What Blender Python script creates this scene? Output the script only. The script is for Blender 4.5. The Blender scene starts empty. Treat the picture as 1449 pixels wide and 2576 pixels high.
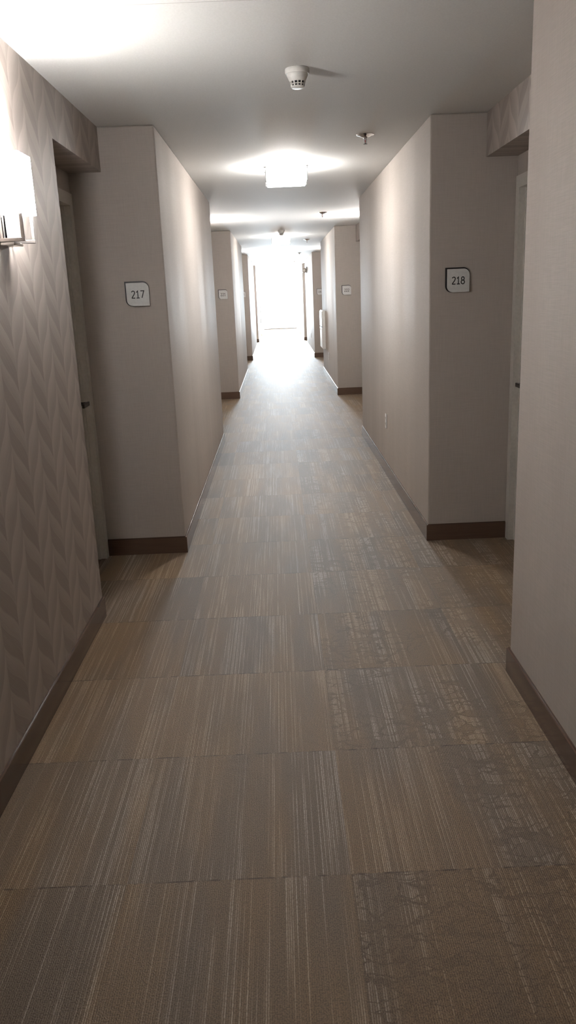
import bpy, bmesh, math, random
from mathutils import Vector, Matrix
random.seed(7)
S = bpy.context.scene
COL = S.collection
PI = math.pi

# ------------------------------------------------------------------ measured plan (metres, camera stands at y = 0)
ZC = 2.44                                   # ceiling
ZS = 2.212                                  # underside of the soffits over the door alcoves
XLW, XLB, XLD = -0.932, -0.625, -1.11       # left: papered recess wall, projecting pier, door plane
XRW, XRB, XRD = 1.199, 0.888, 1.375         # right: the same
BACK, END = -2.6, 31.3
BB = 0.10                                   # baseboard height
LEFT_PIERS = [(4.74, 8.52), (12.30, 16.20), (19.60, 24.35), (27.03, END)]
RIGHT_PIERS = [(BACK, 2.965), (4.77, 8.65), (12.23, 15.95), (19.71, 24.60), (27.06, END)]
ALC = 0.99                                  # length of a door alcove

# ------------------------------------------------------------------ mesh helpers
def box(bm, a, b):
    x0, y0, z0 = a; x1, y1, z1 = b
    v = [bm.verts.new(p) for p in ((x0,y0,z0),(x1,y0,z0),(x1,y1,z0),(x0,y1,z0),(x0,y0,z1),(x1,y0,z1),(x1,y1,z1),(x0,y1,z1))]
    for f in ((3,2,1,0),(4,5,6,7),(0,1,5,4),(1,2,6,5),(2,3,7,6),(3,0,4,7)):
        bm.faces.new([v[i] for i in f])
    return v
def lathe(bm, prof, n=40, axis='z', o=(0,0,0)):
    rings = []
    for r, h in prof:
        ring = []
        for k in range(n):
            a = 2*PI*k/n
            p = (r*math.cos(a), r*math.sin(a), h)
            if axis == 'x': p = (h, p[0], p[1])
            if axis == 'y': p = (p[0], h, p[1])
            ring.append(bm.verts.new((p[0]+o[0], p[1]+o[1], p[2]+o[2])))
        rings.append(ring)
    for a, b in zip(rings, rings[1:]):
        for k in range(n):
            bm.faces.new((a[k], a[(k+1)%n], b[(k+1)%n], b[k]))
    bm.faces.new(rings[0][::-1]); bm.faces.new(rings[-1])
def prism(bm, pts, y0, y1):
    a = [bm.verts.new((x, y0, z)) for x, z in pts]; b = [bm.verts.new((x, y1, z)) for x, z in pts]
    n = len(pts)
    bm.faces.new(a); bm.faces.new(b[::-1])
    for k in range(n): bm.faces.new((a[k], b[k], b[(k+1)%n], a[(k+1)%n]))
def make(name, bm, mats, parent=None, loc=None, bevel=0, smooth=False, seg=2):
    bmesh.ops.recalc_face_normals(bm, faces=bm.faces)
    if bevel:
        es = [e for e in bm.edges if len(e.link_faces) == 2 and e.calc_face_angle(0) > 0.6]
        bmesh.ops.bevel(bm, geom=es, offset=bevel, segments=seg, profile=0.5, affect='EDGES', clamp_overlap=True)
    me = bpy.data.meshes.new(name); bm.to_mesh(me); bm.free()
    for m in (mats if isinstance(mats, (list, tuple)) else [mats]): me.materials.append(m)
    if smooth:
        for p in me.polygons: p.use_smooth = True
        try: me.set_sharp_from_angle(angle=math.radians(40))
        except Exception: pass
    o = bpy.data.objects.new(name, me); COL.objects.link(o)
    if parent: o.parent = parent
    if loc: o.location = loc
    return o
def struct(o, label=None, cat=None):
    o['kind'] = 'structure'
    if label: o['label'] = label
    if cat: o['category'] = cat
    return o
def thing(name, label, cat, loc, group=None):
    o = bpy.data.objects.new(name, None); COL.objects.link(o)
    o.empty_display_size = 0.05; o.location = loc
    o['label'] = label; o['category'] = cat
    if group: o['group'] = group
    return o
def dup(root, loc, label):
    r = root.copy(); COL.objects.link(r); r.location = loc; r['label'] = label
    for ch in list(root.children):
        c = ch.copy(); COL.objects.link(c); c.parent = r
        for g in list(ch.children):
            d = g.copy(); COL.objects.link(d); d.parent = c
    return r

# ------------------------------------------------------------------ materials
class NT:
    def __init__(s, name):
        s.m = bpy.data.materials.new(name); s.m.use_nodes = True
        s.t = s.m.node_tree; s.t.nodes.clear()
        s.out = s.t.nodes.new('ShaderNodeOutputMaterial')
        s.p = s.t.nodes.new('ShaderNodeBsdfPrincipled')
        s.t.links.new(s.p.outputs[0], s.out.inputs[0])
    def put(s, sock, v):
        if isinstance(v, bpy.types.NodeSocket): s.t.links.new(v, sock)
        else: sock.default_value = v
    def set(s, **kw):
        for k, v in kw.items():
            s.put(s.p.inputs[k.replace('_', ' ')], v)
        return s
    def math(s, op, a, b=0.0, c=0.0):
        n = s.t.nodes.new('ShaderNodeMath'); n.operation = op
        for i, v in enumerate((a, b, c)): s.put(n.inputs[i], v)
        return n.outputs[0]
    def pos(s):
        n = s.t.nodes.new('ShaderNodeTexCoord'); q = s.t.nodes.new('ShaderNodeSeparateXYZ')
        s.t.links.new(n.outputs['Object'], q.inputs[0]); s.co = n.outputs['Object']
        return q.outputs
    def vec(s, x, y, z):
        n = s.t.nodes.new('ShaderNodeCombineXYZ')
        for i, v in enumerate((x, y, z)): s.put(n.inputs[i], v)
        return n.outputs[0]
    def noise(s, v, scale=1.0, detail=2.0, rough=0.5):
        n = s.t.nodes.new('ShaderNodeTexNoise'); s.put(n.inputs['Vector'], v)
        n.inputs['Scale'].default_value = scale; n.inputs['Detail'].default_value = detail; n.inputs['Roughness'].default_value = rough
        return n.outputs[0]
    def white(s, v):
        n = s.t.nodes.new('ShaderNodeTexWhiteNoise'); n.noise_dimensions = '3D'; s.put(n.inputs['Vector'], v)
        return n.outputs[0]
    def voro(s, v, feature='DISTANCE_TO_EDGE', scale=1.0):
        n = s.t.nodes.new('ShaderNodeTexVoronoi'); n.feature = feature; s.put(n.inputs['Vector'], v); n.inputs['Scale'].default_value = scale
        return n.outputs
    def ramp(s, v, lo, hi, a=0.0, b=1.0):
        n = s.t.nodes.new('ShaderNodeMapRange'); n.interpolation_type = 'SMOOTHSTEP'
        for i, q in enumerate((v, lo, hi, a, b)): s.put(n.inputs[i], q)
        return n.outputs[0]
    def mix(s, f, a, b):
        n = s.t.nodes.new('ShaderNodeMix'); n.data_type = 'RGBA'
        s.put(n.inputs[0], f); s.put(n.inputs[6], a if isinstance(a, bpy.types.NodeSocket) else (*a, 1)); s.put(n.inputs[7], b if isinstance(b, bpy.types.NodeSocket) else (*b, 1))
        return n.outputs[2]
    def bump(s, h, strength=0.3, dist=0.002):
        n = s.t.nodes.new('ShaderNodeBump'); n.inputs['Strength'].default_value = strength; n.inputs['Distance'].default_value = dist
        s.put(n.inputs['Height'], h); s.put(s.p.inputs['Normal'], n.outputs[0])

def plain(name, col, rough=0.5, metal=0.0, spec=0.5):
    n = NT(name); p = n.pos(); v = n.noise(n.co, 60, 2)
    k = n.ramp(v, 0.3, 0.7)
    n.set(Base_Color=n.mix(k, [c*0.96 for c in col], [min(1, c*1.04) for c in col]), Roughness=rough, Metallic=metal, Specular_IOR_Level=spec)
    return n.m
def emitter(name, col, strength):
    n = NT(name); n.set(Base_Color=(0.8,0.8,0.78,1), Roughness=0.6, Emission_Color=(*col, 1), Emission_Strength=strength)
    return n.m

def wallcover_mat():
    n = NT('woven_wallcovering'); x, y, z = n.pos()
    h = n.math('ADD', x, y)
    w1 = n.noise(n.vec(n.math('MULTIPLY', h, 12), n.math('MULTIPLY', h, 3), n.math('MULTIPLY', z, 420)), 1, 2)
    w2 = n.noise(n.vec(n.math('MULTIPLY', h, 380), n.math('MULTIPLY', h, 100), n.math('MULTIPLY', z, 10)), 1, 2)
    t = n.math('MULTIPLY', n.math('ADD', w1, w2), 0.5)
    # wallcovering hangs in 1.37 m drops with a faint seam
    big = n.noise(n.vec(n.math('MULTIPLY', h, 2.2), 0, n.math('MULTIPLY', z, 0.25)), 1, 2)
    c = n.mix(n.ramp(t, 0.25, 0.75), (0.415, 0.374, 0.338), (0.495, 0.449, 0.410))
    c = n.mix(n.ramp(big, 0.35, 0.65, 0, 0.35), c, (0.405, 0.359, 0.328))
    n.set(Base_Color=c, Roughness=n.ramp(big, 0.3, 0.7, 0.62, 0.74), Specular_IOR_Level=0.12)
    hh = n.math('ADD', t, n.math('MULTIPLY', n.noise(n.vec(n.math('MULTIPLY', h, 9), 0, n.math('MULTIPLY', z, 0.5)), 1, 1), 3.0))
    n.bump(hh, 0.13, 0.002)
    return n.m

def herringbone_mat():
    n = NT('herringbone_wallpaper'); x, y, z = n.pos()
    u = n.math('DIVIDE', n.math('SUBTRACT', y, 2.723), 0.3225)
    fr = n.math('SUBTRACT', u, n.math('FLOOR', u))
    left = n.math('LESS_THAN', fr, 0.5)                                   # columns whose planks fall to the right
    sA = n.math('MULTIPLY', fr, 2.0)
    sB = n.math('MULTIPLY', n.math('SUBTRACT', fr, 0.5), 2.0)
    P = 0.1525
    # curved leaf edges: the plank ends run steeper near the column edge
    def curve(s, k):
        d = n.math('SUBTRACT', s, 0.5)
        return n.math('ADD', n.math('MULTIPLY', d, 0.75), n.math('MULTIPLY', n.math('MULTIPLY', d, n.math('MULTIPLY', d, d)), k))
    tA = n.math('ADD', n.math('DIVIDE', n.math('SUBTRACT', z, 1.227), P), curve(sA, 1.1))
    tB = n.math('SUBTRACT', n.math('DIVIDE', n.math('SUBTRACT', z, 1.239), P), curve(sB, 3.0))
    fA = n.math('SUBTRACT', tA, n.math('FLOOR', tA)); fB = n.math('SUBTRACT', tB, n.math('FLOOR', tB))
    # falling columns: dark plank then light plank, each with its own gradient
    darkA = n.math('MULTIPLY', n.ramp(fA, 0.42, 0.50), n.ramp(fA, 1.0, 0.965))
    vA = n.math('ADD', n.math('MULTIPLY', n.math('SUBTRACT', 1.0, darkA), 0.42), n.math('MULTIPLY', n.ramp(fA, 0.0, 0.45), 0.22))
    vB = n.math('ADD', 0.42, n.math('ADD', n.math('MULTIPLY', n.ramp(fB, 0.15, 0.97), 0.42), n.math('MULTIPLY', n.ramp(fB, 0.0, 0.1), -0.0)))
    v = n.math('ADD', n.math('MULTIPLY', left, vA), n.math('MULTIPLY', n.math('SUBTRACT', 1.0, left), vB))
    edge = n.math('MULTIPLY', n.ramp(n.math('ABSOLUTE', n.math('SUBTRACT', fr, 0.5)), 0.0, 0.018, 1, 0), 0.12)
    slope = n.math('SUBTRACT', n.math('MULTIPLY', left, 2.0), 1.0)
    along = n.math('ADD', z, n.math('MULTIPLY', n.math('MULTIPLY', slope, y), 0.95))
    grain = n.noise(n.vec(n.math('MULTIPLY', along, 330), n.math('MULTIPLY', y, 8), 0), 1, 2)
    g2 = n.math('MULTIPLY', n.math('SUBTRACT', grain, 0.5), 0.55)
    v = n.math('ADD', n.math('ADD', v, g2), edge)
    c = n.mix(v, (0.262, 0.222, 0.196), (0.470, 0.415, 0.380))
    n.set(Base_Color=c, Roughness=0.5, Specular_IOR_Level=0.35)
    n.bump(grain, 0.2, 0.0015)
    return n.m

def carpet_mat():
    n = NT('carpet_tile'); x, y, z = n.pos()
    T = 0.6096
    tx = n.math('FLOOR', n.math('DIVIDE', n.math('SUBTRACT', x, 0.137), T)); ty = n.math('FLOOR', n.math('DIVIDE', y, T))
    lx = n.math('SUBTRACT', n.math('SUBTRACT', x, 0.137), n.math('MULTIPLY', tx, T)); ly = n.math('SUBTRACT', y, n.math('MULTIPLY', ty, T))
    tid = n.white(n.vec(tx, ty, 3.0)); tid2 = n.white(n.vec(tx, ty, 11.0))
    off = n.math('MULTIPLY', tid, 40.0)
    wob = n.math('MULTIPLY', n.math('SUBTRACT', n.noise(n.vec(n.math('MULTIPLY', x, 60), n.math('MULTIPLY', y, 55), 0), 1, 2), 0.5), 0.0026)
    xw = n.math('ADD', x, wob)
    pitch = 0.0054
    line = n.math('FLOOR', n.math('DIVIDE', xw, pitch)); lf = n.math('SUBTRACT', n.math('DIVIDE', xw, pitch), line)
    ridge = n.math('SUBTRACT', 1.0, n.math('ABSOLUTE', n.math('SUBTRACT', n.math('MULTIPLY', lf, 2.0), 1.0)))
    # how light each yarn line is: random per line, running some way along y, clustered in bands
    run = n.noise(n.vec(n.math('MULTIPLY', line, 7.31), n.math('ADD', n.math('MULTIPLY', y, 4.2), n.math('MULTIPLY', n.white(n.vec(line, tx, ty)), 30)), off), 1, 1.5)
    band = n.noise(n.vec(n.math('ADD', n.math('MULTIPLY', x, 8.5), off), n.math('MULTIPLY', y, 1.1), n.math('MULTIPLY', ty, 5.7)), 1, 2)
    tone = n.noise(n.vec(n.math('ADD', n.math('MULTIPLY', x, 5.5), n.math('MULTIPLY', off, 1.7)), n.math('MULTIPLY', y, 0.8), n.math('MULTIPLY', ty, 3.1)), 1, 2)
    rnd = n.white(n.vec(line, n.math('MULTIPLY', ty, 1.7), tx))
    right = n.math('GREATER_THAN', x, 0.137)
    # right of the centre seam the lines are cut up by a crackled net; one row of tiles is plain near the seam
    row3 = n.math('COMPARE', ty, 3.0, 0.1)
    start = n.math('ADD', 0.0, n.math('MULTIPLY', row3, n.math('ADD', 0.36, n.math('MULTIPLY', n.math('SUBTRACT', 2.44, y), 0.25))))
    net = n.ramp(n.math('SUBTRACT', x, start), 0.0, 0.12)
    patch = n.ramp(n.noise(n.vec(n.math('MULTIPLY', x, 2.4), n.math('MULTIPLY', y, 1.5), 4.0), 1, 1), 0.36, 0.46)
    net = n.math('MULTIPLY', right, n.math('MULTIPLY', net, patch))
    lightv = n.math('ADD', n.math('ADD', n.math('MULTIPLY', run, 0.60), n.math('MULTIPLY', rnd, 0.46)), n.math('ADD', n.math('MULTIPLY', n.math('SUBTRACT', band, 0.5), 0.95), n.math('MULTIPLY', net, 0.08)))
    bead = n.noise(n.vec(n.math('MULTIPLY', line, 3.7), n.math('MULTIPLY', y, 130), 0), 1, 2)
    L = n.math('MULTIPLY', n.ramp(lightv, 0.50, 0.93), n.ramp(ridge, 0.10, 0.85, 0.08, 1.0))
    L = n.math('MULTIPLY', L, n.ramp(bead, 0.30, 0.62, 0.45, 1.15))
    dist = n.noise(n.vec(n.math('MULTIPLY', x, 16), n.math('MULTIPLY', y, 16), 2.0), 1, 3)
    dist2 = n.noise(n.vec(n.math('MULTIPLY', x, 16), n.math('MULTIPLY', y, 16), 9.0), 1, 3)
    vx = n.math('ADD', n.math('MULTIPLY', x, 10.5), n.math('MULTIPLY', dist, 1.2)); vy = n.math('ADD', n.math('MULTIPLY', y, 27.0), n.math('MULTIPLY', dist2, 2.2))
    vv = n.vec(vx, vy, n.math('MULTIPLY', tid2, 5.0))
    ed = n.voro(vv, 'DISTANCE_TO_EDGE')[0]
    cell = n.voro(vv, 'F1')[1]
    sep = n.t.nodes.new('ShaderNodeSeparateColor'); n.t.links.new(cell, sep.inputs[0])
    crack = n.math('MULTIPLY', n.ramp(ed, 0.02, 0.075, 1, 0), net)
    plaincell = n.math('MULTIPLY', n.ramp(sep.outputs[0], 0.12, 0.18, 1, 0), net)
    L = n.math('MULTIPLY', L, n.math('SUBTRACT', 1.0, n.math('MAXIMUM', crack, n.math('MULTIPLY', plaincell, 0.85))))
    L = n.math('MULTIPLY', L, n.math('ADD', n.math('MULTIPLY', tid2, 0.30), 0.80))
    base = n.mix(n.ramp(tone, 0.35, 0.65), (0.290, 0.190, 0.104), (0.222, 0.166, 0.118))
    base = n.mix(n.ramp(ridge, 0.0, 0.55, 0.26, 0.0), base, (0.060, 0.042, 0.028))  # rib shading: groove shade between yarn lines painted into the base colour
    speck = n.noise(n.vec(n.math('MULTIPLY', x, 300), n.math('MULTIPLY', y, 240), 0), 1, 2)
    base = n.mix(n.ramp(speck, 0.36, 0.60, 0.55, 0.0), base, (0.045, 0.032, 0.022))
    lit = n.mix(n.ramp(tone, 0.38, 0.62), (0.53, 0.405, 0.27), (0.52, 0.44, 0.36))
    c = n.mix(n.math('MULTIPLY', L, 0.92), base, lit)
    c = n.mix(n.math('MULTIPLY', crack, 0.24), c, (0.075, 0.052, 0.036))
    sx = n.math('MINIMUM', lx, n.math('SUBTRACT', T, lx)); sy = n.math('MINIMUM', ly, n.math('SUBTRACT', T, ly))
    seam = n.math('MAXIMUM', n.ramp(sx, 0.0005, 0.003, 0.25, 0), n.ramp(sy, 0.0008, 0.0045, 0.85, 0))
    seam = n.math('MULTIPLY', seam, n.ramp(n.noise(n.vec(n.math('MULTIPLY', x, 28), n.math('MULTIPLY', y, 28), 0), 1, 2), 0.40, 0.62, 0.05, 1.0))
    c = n.mix(seam, c, (0.045, 0.032, 0.022))
    c = n.mix(0.16, c, n.mix(tid, (0.15, 0.10, 0.06), (0.33, 0.255, 0.185)))
    n.set(Base_Color=c, Roughness=0.60, Specular_IOR_Level=0.27)
    hgt = n.math('ADD', n.math('MULTIPLY', ridge, 0.35), n.math('MULTIPLY', speck, 1.3))
    n.bump(hgt, 0.5, 0.003)
    return n.m

def ceiling_mat():
    n = NT('ceiling_paint'); x, y, z = n.pos()
    g = n.noise(n.co, 130, 3)
    s = n.math('ABSOLUTE', n.math('SUBTRACT', y, 2.905))
    joint = n.ramp(s, 0.0012, 0.004, 1, 0)
    c = n.mix(n.ramp(g, 0.3, 0.7), (0.61, 0.605, 0.59), (0.65, 0.645, 0.63))
    c = n.mix(n.math('MULTIPLY', joint, 0.55), c, (0.30, 0.28, 0.26))
    n.set(Base_Color=c, Roughness=0.7, Specular_IOR_Level=0.3)
    n.bump(n.math('SUBTRACT', g, joint), 0.12, 0.001)
    return n.m

def baseboard_mat():
    n = NT('vinyl_baseboard'); x, y, z = n.pos()
    g = n.noise(n.vec(n.math('MULTIPLY', x, 6), n.math('MULTIPLY', y, 6), n.math('MULTIPLY', z, 120)), 1, 2)
    c = n.mix(g, (0.098, 0.058, 0.040), (0.128, 0.080, 0.056))
    n.set(Base_Color=c, Roughness=0.16, Specular_IOR_Level=0.75)
    return n.m
def glass_mat():
    n = NT('window_glass')
    t = n.t.nodes.new('ShaderNodeBsdfTransparent'); t.inputs[0].default_value = (0.95, 0.97, 0.97, 1)
    g = n.t.nodes.new('ShaderNodeBsdfGlossy'); g.inputs[1].default_value = 0.02
    m = n.t.nodes.new('ShaderNodeMixShader'); m.inputs[0].default_value = 0.06
    n.t.links.new(t.outputs[0], m.inputs[1]); n.t.links.new(g.outputs[0], m.inputs[2]); n.t.links.new(m.outputs[0], n.out.inputs[0])
    return n.m

M = {}
M['wall'] = wallcover_mat(); M['paper'] = herringbone_mat(); M['carpet'] = carpet_mat(); M['ceil'] = ceiling_mat(); M['bb'] = baseboard_mat()
M['frame'] = plain('door_frame_paint', (0.60, 0.575, 0.53), 0.38)
M['door'] = plain('door_laminate', (0.44, 0.41, 0.375), 0.4)
M['metal'] = plain('brushed_nickel', (0.46, 0.43, 0.41), 0.28, 1.0)
M['strap'] = plain('dark_nickel_strap', (0.02, 0.019, 0.018), 0.6, 0.0)
M['darkmetal'] = plain('dark_lever_metal', (0.09, 0.08, 0.075), 0.35, 0.8)
M['chrome'] = plain('chrome', (0.62, 0.61, 0.60), 0.10, 1.0)
M['signback'] = plain('sign_backer_black', (0.012, 0.009, 0.010), 0.45)
M['signface'] = plain('sign_face_silver', (0.66, 0.66, 0.65), 0.5)
M['ink'] = plain('sign_ink', (0.010, 0.009, 0.009), 0.6)
M['white'] = plain('white_plastic', (0.72, 0.71, 0.68), 0.4)
M['white2'] = plain('white_enamel', (0.80, 0.80, 0.79), 0.3)
M['dark'] = plain('dark_void', (0.012, 0.011, 0.010), 0.7)
M['beige'] = plain('beige_plastic', (0.50, 0.44, 0.39), 0.5)
M['grey'] = plain('grey_anodised_bar', (0.34, 0.33, 0.33), 0.5, 0.3)
M['bronze'] = plain('dark_bronze_sill', (0.02, 0.018, 0.018), 0.6)
M['crystal'] = plain('sconce_rod_acrylic', (0.86, 0.84, 0.81), 0.12)
M['glass'] = glass_mat()
M['red'] = plain('sprinkler_bulb_red', (0.35, 0.02, 0.02), 0.15)
LAMP, SHADE, BULB = 58.0, 105.0, 3600.0
M['lampglow'] = emitter('lamp_diffuser_lit', (1.0, 0.97, 0.935), LAMP)
M['lampdim'] = emitter('lamp_diffuser_dim', (1.0, 0.97, 0.935), LAMP*0.14)
M['sconceglow'] = emitter('sconce_shade_lit', (1.0, 0.975, 0.955), SHADE)
M['bulb'] = emitter('sconce_bulb_lit', (1.0, 0.975, 0.955), BULB)

# ------------------------------------------------------------------ room shell
def wallbox(name, a, b, mat, bevel=0.0):
    bm = bmesh.new(); box(bm, a, b)
    return struct(make(name, bm, mat, bevel=bevel))
bm = bmesh.new(); box(bm, (-1.6, BACK-0.2, -0.12), (1.9, END+0.35, 0.0)); struct(make('floor', bm, M['carpet']), 'striped brown carpet tile floor', 'floor')
bm = bmesh.new(); box(bm, (-1.6, BACK-0.2, ZC), (1.9, END+0.35, ZC+0.15)); struct(make('ceiling', bm, M['ceil']), 'white painted corridor ceiling', 'ceiling')
# back of the corridor behind the camera
wallbox('wall_back', (-1.5, BACK-0.15, 0), (1.8, BACK, ZC), M['wall'])

door_no = [0]
def door(side, y0, y1):
    """door and frame in an alcove, opening onto the corridor"""
    door_no[0] += 1
    s = -1 if side == 'left' else 1
    xp = XLD if side == 'left' else XRD                # face of the frame
    X = lambda d: xp + s*d                             # d into the wall
    zt = 2.105
    root = bpy.data.objects.new('door_%d' % door_no[0], None); COL.objects.link(root); root.empty_display_size = 0.1
    root['kind'] = 'structure'; root.location = (X(0.03), (y0+y1)/2, 0)
    ox, oy = X(0.03), (y0+y1)/2
    def bx(bmm, d0, d1, ya, yb, za, zb):
        xa, xb = sorted((X(d0), X(d1)))
        box(bmm, (xa-ox, ya-oy, za), (xb-ox, yb-oy, zb))
    f = bmesh.new(); J = 0.065
    bx(f, -0.006, 0.075, y0+0.004, y0+J, 0, zt); bx(f, -0.006, 0.075, y1-J, y1-0.004, 0, zt); bx(f, -0.006, 0.075, y0+J, y1-J, zt-J, zt)
    bx(f, 0.030, 0.075, y0+J, y0+J+0.012, 0, zt-J); bx(f, 0.030, 0.075, y1-J-0.012, y1-J, 0, zt-J)
    make('door_frame', f, M['frame'], root)
    l = bmesh.new(); bx(l, 0.045, 0.085, y0+J+0.014, y1-J-0.014, 0.008, zt-J-0.004); make('door_leaf', l, M['door'], root, bevel=0.002)
    h = bmesh.new(); yc = y1-J-0.13
    xa, xb = sorted((X(0.045), X(0.030)))
    box(h, (xa-ox, yc-oy-0.028, 0.90), (xb-ox, yc-oy+0.028, 1.13))
    xa, xb = sorted((X(0.032), X(-0.012)))
    box(h, (xa-ox, yc-oy-0.010, 0.96), (xb-ox, yc-oy+0.010, 0.98))
    xa, xb = sorted((X(-0.012), X(-0.026)))
    box(h, (xa-ox, yc-oy-0.115, 0.958), (xb-ox, yc-oy+0.012, 0.982))
    make('door_handle', h, M['darkmetal'], root, bevel=0.003)
    return root

def baseboard(side, pts):
    """extruded 12 mm board along a polyline of wall points, room lies to the given side"""
    bm = bmesh.new(); t = 0.011
    for a, b in pts:
        x0, x1 = sorted((a[0], b[0])); y0, y1 = sorted((a[1], b[1]))
        s = 1 if side == 'left' else -1
        if abs(a[0]-b[0]) < 1e-6:      # runs along y
            xa, xb = sorted((a[0], a[0]+s*t)); box(bm, (xa, y0, 0), (xb, y1, BB))
            xa, xb = sorted((a[0], a[0]+s*0.004)); box(bm, (xa, y0, BB), (xb, y1, BB+0.004))
        else:                          # runs along x, a[2] gives which way the room lies
            d = a[2]
            ya, yb = sorted((a[1], a[1]+d*t)); box(bm, (x0, ya, 0), (x1, yb, BB))
            ya, yb = sorted((a[1], a[1]+d*0.004)); box(bm, (x0, ya, BB), (x1, yb, BB+0.004))
    return struct(make('baseboard_'+side, bm, M['bb']))

def side_wall(side, piers):
    s = -1 if side == 'left' else 1
    XB, XW, XD = (XLB, XLW, XLD) if side == 'left' else (XRB, XRW, XRD)
    out = XD + s*0.2
    nm = 'wall_'+side
    def wb(x0, x1, y0, y1, z0, z1, m, bev=0.0):
        xa, xb = sorted((x0, x1)); return wallbox(nm, (xa, y0, z0), (xb, y1, z1), m, bev)
    t = 0.011*s
    for a, b in piers:
        wb(XB, out, a, b, 0, ZC, M['wall'], 0.008)
        segs = [((XB, a-(0.011 if a > BACK else 0)), (XB, min(b+0.011, END)))]
        if a > BACK: segs.append(((XB, a, -1), (XD-s*0.006, a)))
        if b < END: segs.append(((XB, b, 1), (XD-s*0.006, b)))
        baseboard(side, segs)
    # recesses between piers
    gaps = []
    if side == 'left': gaps.append((BACK, piers[0][0]))
    for p, q in zip(piers, piers[1:]): gaps.append((p[1], q[0]))
    for i, (a, b) in enumerate(gaps):
        alc = [(b-ALC, b)]
        if a > BACK and b-a > 2.9-0.5: alc.append((a, a+ALC))
        w0 = a if len(alc) == 1 else a+ALC
        w1 = b-ALC
        wb(XW, out, w0, w1, 0, ZC, M['paper'])
        sg = [((XW, w0), (XW, w1+0.004))]
        baseboard(side, sg)
        for ya, yb in alc:
            wb(XW, out, ya, yb, ZS, ZC, M['paper'])                       # soffit over the door
            wb(XD + s*0.002, out, ya, yb, 2.105, ZS, M['wall'])            # strip above the frame
            wb(XD + s*0.09, out, ya, yb, 0, 2.105, M['wall'])              # behind the door
            door(side, ya, yb)
side_wall('left', LEFT_PIERS)
side_wall('right', RIGHT_PIERS)

# end wall with its window
WX0, WX1, WZ0, WZ1 = -0.60, 0.865, 0.255, 2.40
bm = bmesh.new()
box(bm, (-1.45, END, 0), (WX0, END+0.18, ZC)); box(bm, (WX1, END, 0), (1.75, END+0.18, ZC))
box(bm, (WX0, END, 0), (WX1, END+0.18, WZ0)); box(bm, (WX0, END, WZ1), (WX1, END+0.18, ZC))
struct(make('wall_end', bm, M['wall']))
root = bpy.data.objects.new('window_1', None); COL.objects.link(root); root.location = ((WX0+WX1)/2, END, WZ0); root['kind'] = 'structure'
root['label'] = 'tall bright window filling the far end of the corridor'; root['category'] = 'window'
W2, WH = (WX1-WX0)/2, WZ1-WZ0
bm = bmesh.new(); F = 0.03
box(bm, (-W2, 0.03, 0), (-W2+F, 0.10, WH)); box(bm, (W2-F, 0.03, 0), (W2, 0.10, WH))
box(bm, (-W2+F, 0.03, 0), (W2-F, 0.10, F)); box(bm, (-W2+F, 0.03, WH-F), (W2-F, 0.10, WH))
make('window_frame', bm, M['white2'], root)
bm = bmesh.new(); box(bm, (-W2+F, 0.060, F), (W2-F, 0.066, WH-F)); make('window_pane', bm, M['glass'], root)
bm = bmesh.new(); box(bm, (-W2+0.10, -0.012, -0.035), (W2-0.12, 0.0, -0.004)); make('window_sill', bm, M['bronze'], root, bevel=0.003)

# ------------------------------------------------------------------ room number signs
def smooth(pts, n=6):
    out = []
    for k in range(len(pts)-1):
        p0 = pts[max(k-1, 0)]; p1 = pts[k]; p2 = pts[k+1]; p3 = pts[min(k+2, len(pts)-1)]
        for q in range(n):
            t = q/n
            out.append(tuple(0.5*((2*p1[i]) + (-p0[i]+p2[i])*t + (2*p0[i]-5*p1[i]+4*p2[i]-p3[i])*t*t + (-p0[i]+3*p1[i]-3*p2[i]+p3[i])*t**3) for i in (0, 1)))
    return out + [pts[-1]]
def loop(cx, cy, rx, ry):
    return [(cx+rx*math.sin(2*PI*k/24), cy+ry*math.cos(2*PI*k/24)) for k in range(25)]
DIGITS = {
 '0': [loop(.3, .5, .24, .5)],
 '1': [[(.10, .78), (.31, .99), (.31, 0)], [(.08, .0), (.54, .0)]],
 '2': [smooth([(.07, .84), (.15, .95), (.29, 1.0), (.44, .95), (.51, .80), (.46, .60), (.34, .40), (.06, .02)]), [(.04, 0), (.56, 0)]],
 '3': [smooth([(.07, .95), (.28, 1.0), (.45, .92), (.47, .72), (.36, .57), (.20, .54)]), smooth([(.20, .54), (.38, .50), (.53, .36), (.50, .14), (.34, .01), (.18, 0), (.05, .06)])],
 '5': [[(.50, 1.0), (.14, 1.0), (.12, .56)], smooth([(.12, .56), (.28, .60), (.45, .52), (.52, .32), (.46, .10), (.28, .0), (.08, .05)])],
 '6': [smooth([(.48, .97), (.32, 1.0), (.16, .84), (.07, .55), (.06, .28), (.14, .07), (.30, .0), (.46, .08), (.53, .29), (.46, .48), (.31, .57), (.15, .48), (.07, .34)])],
 '7': [[(.05, 1.0), (.55, 1.0), (.22, 0)]],
 '8': [loop(.3, .765, .20, .235), loop(.3, .265, .245, .265)]}
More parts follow.
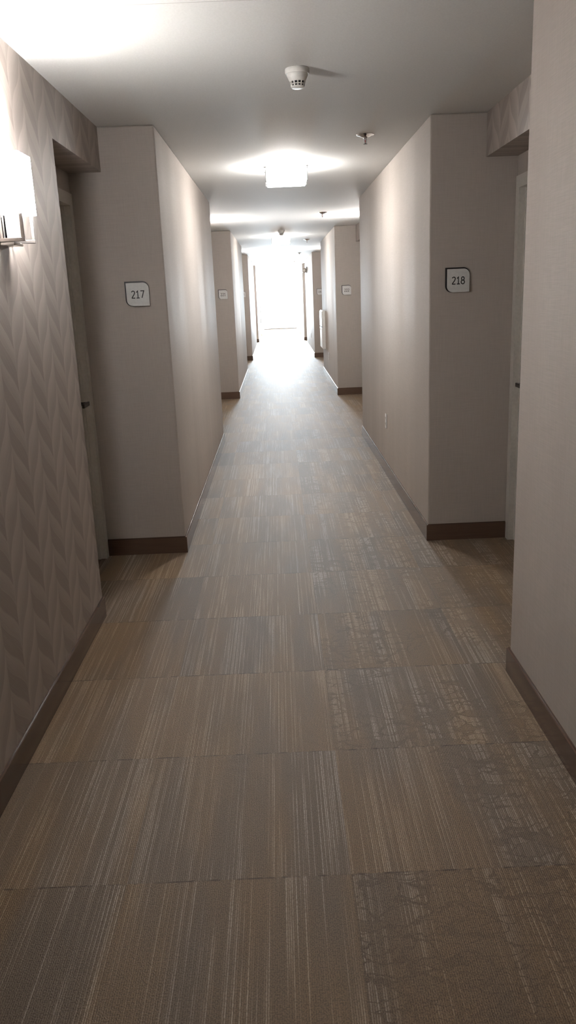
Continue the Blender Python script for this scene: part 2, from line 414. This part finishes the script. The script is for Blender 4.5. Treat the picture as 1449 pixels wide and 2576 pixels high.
def text_mesh(txt, h):
    bm = bmesh.new(); w = 0.0053/2; adv = 0.67*h
    for i, ch in enumerate(txt):
        x0 = (i-len(txt)/2)*adv + 0.035*h
        for st in DIGITS[ch]:
            P = [Vector((x0 + a*h, (b-0.5)*h)) for a, b in st]; L = []; Rr = []
            closed = (P[0]-P[-1]).length < 1e-6
            for k, p in enumerate(P):
                d1 = (p-P[k-1]).normalized() if k else ((P[0]-P[-2]).normalized() if closed else None)
                d2 = (P[k+1]-p).normalized() if k < len(P)-1 else ((P[1]-P[0]).normalized() if closed else None)
                a = d1 or d2; b = d2 or d1
                n1 = Vector((-a.y, a.x)); n2 = Vector((-b.y, b.x)); m = (n1+n2).normalized()
                m = m * (w/max(0.45, m.dot(n1)))
                L.append(p+m); Rr.append(p-m)
            for k in range(len(P)-1):
                prism(bm, [tuple(L[k]), tuple(Rr[k]), tuple(Rr[k+1]), tuple(L[k+1])], -0.0008, 0.0)
    bmesh.ops.recalc_face_normals(bm, faces=bm.faces)
    me = bpy.data.meshes.new('number'); bm.to_mesh(me); bm.free(); me.materials.append(M['ink'])
    return me
def leaf(w, r, dx=0.0, dz=0.0):
    """square, upper right and lower left corners rounded"""
    h = w/2; pts = []
    pts.append((-h, h))
    for k in range(13):
        a = PI/2 - (PI/2)*k/12; pts.append((h-r + r*math.cos(a), h-r + r*math.sin(a)))
    pts.append((h, -h))
    for k in range(13):
        a = -PI/2 - (PI/2)*k/12; pts.append((-h+r + r*math.cos(a), -h+r + r*math.sin(a)))
    return [(x+dx, z+dz) for x, z in pts]
def room_sign(num, x, y, z, label):
    r = thing('room_number_sign', label, 'sign', (x, y, z), 'room number signs on the pier faces')
    bm = bmesh.new(); prism(bm, leaf(0.137, 0.036, -0.004, 0.004), -0.012, -0.0005); make('back_panel', bm, M['signback'], r)
    bm = bmesh.new(); prism(bm, leaf(0.129, 0.034), -0.018, -0.0115); make('face_panel', bm, M['signface'], r, bevel=0.001, seg=1)
    me = text_mesh(num, 0.0385); t = bpy.data.objects.new('number', me); COL.objects.link(t); t.parent = r; t.location = (0.0, -0.0180, 0.0)
    t['label'] = 'black number ' + num
    return r
room_sign('217', -0.785, 4.74, 1.556, 'pale room number sign reading 217 on the near left pier')
room_sign('218', 1.050, 4.77, 1.559, 'pale room number sign reading 218 on the near right pier')
room_sign('221', -0.780, 12.30, 1.548, 'small room number sign reading 221 on the second left pier')
room_sign('222', 1.050, 12.23, 1.536, 'small room number sign reading 222 on the second right pier')
room_sign('225', -0.780, 19.60, 1.545, 'distant sign 225 half hidden behind the second left pier')
room_sign('226', 1.050, 19.71, 1.530, 'distant sign 226 partly hidden behind the second right pier')
room_sign('230', 1.035, 27.06, 1.530, 'farthest sign, only its left edge showing past the third right pier')

# ------------------------------------------------------------------ ceiling lights
def ceiling_light(loc, label):
    r = thing('ceiling_light', label, 'ceiling light', loc, 'square flush ceiling lights along the corridor')
    h = 0.145
    bm = bmesh.new(); box(bm, (-0.165, -0.05, -0.010), (0.165, 0.05, -0.0005)); make('canopy', bm, M['metal'], r, bevel=0.002)
    bm = bmesh.new()
    pts = []
    for cx, cy, a0 in ((1, 1, 0), (-1, 1, 1), (-1, -1, 2), (1, -1, 3)):
        for k in range(5):
            a = (a0 + k/4)*PI/2; pts.append((cx*(h-0.022) + 0.022*math.cos(a), cy*(h-0.022) + 0.022*math.sin(a)))
    n = len(pts); a = [bm.verts.new((x, y, -0.128)) for x, y in pts]; b = [bm.verts.new((x, y, -0.022)) for x, y in pts]
    bm.faces.new(a); bm.faces.new(b)
    for k in range(n): bm.faces.new((a[k], a[(k+1) % n], b[(k+1) % n], b[k]))
    make('glass_diffuser', bm, M['lampglow'], r, bevel=0.004, smooth=True)
    for sx in (-1, 1):
        for sy in (-1, 1):
            bm = bmesh.new(); e = h + 0.006; g = h-0.016
            xa, xb = sorted((sx*e, sx*(e+0.004))); ya, yb = sorted((sy*g, sy*(g-0.013)))
            box(bm, (xa, ya, -0.118), (xb, yb, -0.001))
            xa, xb = sorted((sx*(e-0.016), sx*(e+0.012))); box(bm, (xa, ya, -0.024), (xb, yb, -0.019))
            xa, xb = sorted((sx*(e-0.014), sx*(e+0.004))); box(bm, (xa, ya, -0.122), (xb, yb, -0.118))
            make('strap', bm, M['strap'], r)
    return r
cl = ceiling_light((0.115, 6.395, ZC), 'nearest lit square ceiling light with chrome corner straps')
dup(cl, (0.121, 13.80, ZC), 'second lit ceiling light, just behind the far smoke detector')
dup(cl, (0.130, 21.30, ZC), 'farthest lit ceiling light, merging into the window glare')

bl = dup(cl, (0.115, -1.00, ZC), 'dimly lit square ceiling light behind the viewer, outside the frame')
for ch in bl.children:
    if ch.name.startswith('glass_diffuser'):
        ch.data = ch.data.copy(); ch.data.materials[0] = M['lampdim']

# ------------------------------------------------------------------ wall sconces
def sconce(loc, label):
    """built facing +x, wall at x = 0"""
    r = thing('wall_sconce', label, 'wall lamp', loc, 'lit wall sconces in the papered recesses')
    # origin at the middle of the shade bottom
    bm = bmesh.new(); box(bm, (0.0, -0.055, -0.085), (0.014, 0.045, 0.14)); make('back_plate', bm, M['chrome'], r, bevel=0.003)
    # open topped shade: four thin sides
    bm = bmesh.new(); w, d, hh, t = 0.072, 0.098, 0.192, 0.004
    box(bm, (0.016, -w, 0.0), (d, -w+t, hh)); box(bm, (0.016, w-t, 0.0), (d, w, hh)); box(bm, (d-t, -w+t, 0.0), (d, w-t, hh)); box(bm, (0.016, -w+t, 0.0), (0.02, w-t, hh))
    box(bm, (0.02, -w+t, 0.0), (d-t, w-t, 0.003))
    make('shade', bm, M['sconceglow'], r)
    bm = bmesh.new(); lathe(bm, [(0.006, 0.07), (0.020, 0.08), (0.026, 0.10), (0.020, 0.12), (0.006, 0.13)], 20, 'z', (0.058, 0, 0)); make('bulb', bm, M['bulb'], r, smooth=True)
    for sgn in (-1, 1):
        bm = bmesh.new(); y0 = sgn*0.062
        box(bm, (0.076, y0-0.006, -0.080), (0.088, y0+0.006, -0.0005)); box(bm, (0.0, y0-0.006, -0.092), (0.088, y0+0.006, -0.080))
        make('bracket_arm', bm, M['metal'], r, bevel=0.0015)
    bm = bmesh.new(); box(bm, (0.016, -0.03, -0.085), (0.044, 0.020, -0.0005)); make('light_rod', bm, M['crystal'], r, bevel=0.003)
    bm = bmesh.new(); box(bm, (0.0, -0.065, -0.104), (0.052, 0.03, -0.0925)); make('foot', bm, M['chrome'], r, bevel=0.003)
    return r
sc = sconce((XLW, 2.942, 1.828), 'glowing box sconce on the herringbone papered wall at the left edge')
for i, y in enumerate((10.40, 17.95, 25.55)):
    w = ('second', 'third', 'fourth')[i]
    dup(sc, (XLW, y, 1.828), 'lit sconce in the %s left recess, hidden by the pier, its glow on the ceiling' % w)
    q = dup(sc, (XRW, y+0.05, 1.828), 'lit sconce in the %s right recess, hidden by the pier, its glow on the ceiling' % w)
    q.rotation_euler = (0, 0, PI)

# ------------------------------------------------------------------ smoke detectors
def smoke_detector(loc, label):
    r = thing('smoke_detector', label, 'smoke detector', loc, 'white cone smoke detectors on the ceiling')
    bm = bmesh.new(); lathe(bm, [(0.050, -0.0005), (0.052, -0.004), (0.052, -0.018), (0.049, -0.024), (0.045, -0.024)], 48); make('base', bm, M['white'], r, smooth=True)
    bm = bmesh.new(); lathe(bm, [(0.044, -0.0235), (0.045, -0.030), (0.036, -0.052), (0.030, -0.058)], 48); make('cone_body', bm, M['white'], r, smooth=True)
    bm = bmesh.new(); lathe(bm, [(0.0305, -0.0575), (0.0245, -0.0785)], 40); make('dark_vent', bm, M['dark'], r, smooth=True)
    bm = bmesh.new()
    for k in range(12):
        a = 2*PI*k/12; m = Matrix.Rotation(a, 4, 'Z')
        v = box(bm, (-0.5, -0.0022, 0), (0.5, 0.0022, 1))
        P = [(0.0290, -0.0795), (0.0335, -0.0570)]
        for i, vv in enumerate(v):
            rr, z = P[0] if i < 4 else P[1]
            inner = i % 4 in (0, 3)
            vv.co = m @ Vector((rr-(0.006 if inner else 0), -0.0022 if i % 4 in (0, 1) else 0.0022, z))
    lathe(bm, [(0.0300, -0.0668), (0.0312, -0.0680), (0.0306, -0.0704), (0.0295, -0.0704)], 40)
    make('vent_ribs', bm, M['white'], r)
    bm = bmesh.new(); lathe(bm, [(0.0285, -0.0775), (0.0290, -0.0800), (0.0240, -0.0850), (0.014, -0.0865)], 40); make('bottom_cap', bm, M['white'], r, smooth=True)
    return r
sd = smoke_detector((0.131, 3.74, ZC), 'near white cone smoke detector throwing a shadow on the ceiling')
sd.scale = (1.0, 1.0, 0.88)
dup(sd, (0.122, 12.60, ZC), 'far smoke detector just in front of the second ceiling light')

# ------------------------------------------------------------------ sprinklers
def sprinkler(loc, label):
    r = thing('sprinkler_head', label, 'sprinkler', loc, 'chrome fire sprinklers along the right of the ceiling')
    bm = bmesh.new(); lathe(bm, [(0.055, -0.0005), (0.054, -0.004), (0.040, -0.008), (0.024, -0.016), (0.015, -0.018)], 40); make('escutcheon', bm, M['chrome'], r, smooth=True)
    bm = bmesh.new(); lathe(bm, [(0.0125, -0.0175), (0.0125, -0.024), (0.009, -0.027), (0.009, -0.031)], 24)
    for s_ in (-1, 1):
        v = box(bm, (-0.5, -0.002, 0), (0.5, 0.002, 1))
        for i, vv in enumerate(v):
            top = i >= 4; o_ = s_*(0.009 if top else 0.004)
            vv.co = Vector((o_ + (0.0018 if i % 4 in (1, 2) else -0.0018), 0.002 if i % 4 in (2, 3) else -0.002, -0.028 if top else -0.056))
    make('frame', bm, M['metal'], r, smooth=False)
    bm = bmesh.new(); lathe(bm, [(0.0015, -0.031), (0.0024, -0.034), (0.0024, -0.048), (0.0015, -0.052)], 12); make('heat_bulb', bm, M['red'], r, smooth=True)
    bm = bmesh.new()
    lathe(bm, [(0.004, -0.054), (0.005, -0.058), (0.0125, -0.0590), (0.0130, -0.0602), (0.004, -0.0610)], 24)
    make('deflector', bm, M['darkmetal'], r)
    return r
sp = sprinkler((0.586, 5.285, ZC), 'nearest chrome sprinkler head in front of the first ceiling light')
sp.scale = (1.0, 1.0, 0.9)
for y, t in ((10.10, 'second sprinkler head, above the sign for room 222 and left of it'), (14.99, 'third sprinkler head, right of the second ceiling light'), (19.86, 'fourth sprinkler head, a speck right of the farthest ceiling light'), (24.90, 'farthest sprinkler head, a tiny speck by the window glare')):
    dup(sp, (0.596, y, ZC), t)

# ------------------------------------------------------------------ outlets on the right piers
def outlet(loc, label):
    r = thing('wall_outlet', label, 'outlet', loc, 'white outlets low on the right piers')
    bm = bmesh.new(); box(bm, (-0.007, -0.037, -0.061), (-0.0003, 0.037, 0.061)); make('cover_plate', bm, M['white2'], r, bevel=0.002)
    for z in (-0.024, 0.024):
        bm = bmesh.new(); box(bm, (-0.0095, -0.016, z-0.014), (-0.0065, 0.016, z+0.014)); f = make('socket', bm, M['white'], r, bevel=0.001)
        bm = bmesh.new()
        for yy in (-0.006, 0.006): box(bm, (-0.0099, yy-0.001, z-0.002), (-0.0094, yy+0.001, z+0.008))
        make('slots', bm, M['dark'], f)
    return r
ol = outlet((XRB, 6.69, 0.455), 'nearest white outlet low on the right pier before sign 222')
dup(ol, (XRB, 14.20, 0.437), 'white outlet low on the pier under the white cabinet')
dup(ol, (XRB, 21.50, 0.430), 'farthest white outlet, a pale tick on the third right pier')

# ------------------------------------------------------------------ white cabinet on the right wall
r = thing('wall_cabinet', 'shallow white cabinet fixed to the right wall beyond sign 222', 'cabinet', (XRB, 15.42, 0.50))
bm = bmesh.new(); box(bm, (-0.052, -0.34, 0.0), (-0.0005, 0.34, 0.695)); make('body', bm, M['white2'], r, bevel=0.004)
bm = bmesh.new(); box(bm, (-0.066, -0.325, 0.015), (-0.0525, 0.325, 0.385)); d1 = make('lower_door', bm, M['white2'], r, bevel=0.004)
bm = bmesh.new(); box(bm, (-0.066, -0.325, 0.410), (-0.0525, 0.325, 0.680)); d2 = make('upper_door', bm, M['white2'], r, bevel=0.004)
bm = bmesh.new(); box(bm, (-0.0545, -0.325, 0.387), (-0.0525, 0.325, 0.408)); make('gap_strip', bm, M['dark'], r)
bm = bmesh.new(); box(bm, (-0.078, -0.05, 0.345), (-0.0665, 0.05, 0.36)); make('pull', bm, M['metal'], d1)

# ------------------------------------------------------------------ small unit high on the third right pier
r = thing('emergency_light', 'small beige unit bracketed high on the third right pier near the window', 'wall light', (XRB, 23.05, 2.11))
bm = bmesh.new(); box(bm, (-0.022, -0.06, -0.07), (0.001, 0.06, 0.10)); make('bracket', bm, M['grey'], r, bevel=0.004)
bm = bmesh.new(); box(bm, (-0.13, -0.055, -0.055), (-0.0225, 0.055, 0.07)); make('housing', bm, M['beige'], r, bevel=0.025, seg=4, smooth=True)
bm = bmesh.new(); lathe(bm, [(0.028, -0.066), (0.032, -0.058), (0.032, -0.050)], 24, 'y', (-0.08, 0, 0.005)); make('lens', bm, M['white'], r, smooth=True)

# ------------------------------------------------------------------ grey upright bar by the window
r = thing('upright_bar', 'thin grey upright bar on the left wall beside the end window', 'bar', (XLB, 30.95, 0.46))
bm = bmesh.new(); lathe(bm, [(0.012, 0.0), (0.014, 0.003), (0.014, 0.667), (0.012, 0.67)], 16, 'z', (0.028, 0, 0)); make('rod', bm, M['bronze'], r, smooth=True)
for z in (0.06, 0.61):
    bm = bmesh.new(); box(bm, (-0.001, -0.008, z-0.008), (0.0175, 0.008, z+0.008)); make('standoff', bm, M['bronze'], r)

# ------------------------------------------------------------------ daylight
SKY = 215.0
wd = bpy.data.worlds.new('overcast_sky'); S.world = wd; wd.use_nodes = True
nt = wd.node_tree; nt.nodes.clear()
o = nt.nodes.new('ShaderNodeOutputWorld'); b = nt.nodes.new('ShaderNodeBackground')
b.inputs[0].default_value = (0.82, 0.91, 1.0, 1); b.inputs[1].default_value = SKY
nt.links.new(b.outputs[0], o.inputs[0])
pl = bpy.data.lights.new('window_portal', 'AREA'); pl.shape = 'RECTANGLE'; pl.size = WX1-WX0; pl.size_y = WZ1-WZ0; pl.cycles.is_portal = True
po = bpy.data.objects.new('window_portal', pl); COL.objects.link(po); po.location = ((WX0+WX1)/2, END+0.12, (WZ0+WZ1)/2); po.rotation_euler = (-PI/2, 0, 0)

# ------------------------------------------------------------------ camera
f, pitch, yaw, roll, hc = 2007.34, 0.2674, 0.0037, -0.0421, 1.5283
fw = Vector((math.sin(yaw)*math.cos(pitch), math.cos(yaw)*math.cos(pitch), -math.sin(pitch)))
rt = Vector((math.cos(yaw), -math.sin(yaw), 0)); up = rt.cross(fw)
R = rt*math.cos(roll) + up*math.sin(roll); U = up*math.cos(roll) - rt*math.sin(roll)
cd = bpy.data.cameras.new('camera'); co = bpy.data.objects.new('camera', cd); COL.objects.link(co)
co.matrix_world = Matrix(((R.x, U.x, -fw.x, 0), (R.y, U.y, -fw.y, 0), (R.z, U.z, -fw.z, hc), (0, 0, 0, 1)))
cd.sensor_fit = 'VERTICAL'; cd.sensor_height = 36.0; cd.lens = 36.0*f/2576.0
cd.clip_start = 0.02; cd.clip_end = 200
S.camera = co

S.view_settings.view_transform = 'Standard'; S.view_settings.look = 'None'; S.view_settings.exposure = 0.12; S.view_settings.gamma = 1.0
S.view_settings.use_curve_mapping = False
S.cycles.use_denoising = True
S.cycles.max_bounces = 9; S.cycles.diffuse_bounces = 6; S.cycles.glossy_bounces = 2; S.cycles.transmission_bounces = 4
S.cycles.use_adaptive_sampling = True; S.cycles.adaptive_threshold = 0.03; S.cycles.adaptive_min_samples = 16
S.cycles.sample_clamp_indirect = 12.0
S.cycles.caustics_reflective = False; S.cycles.caustics_refractive = False
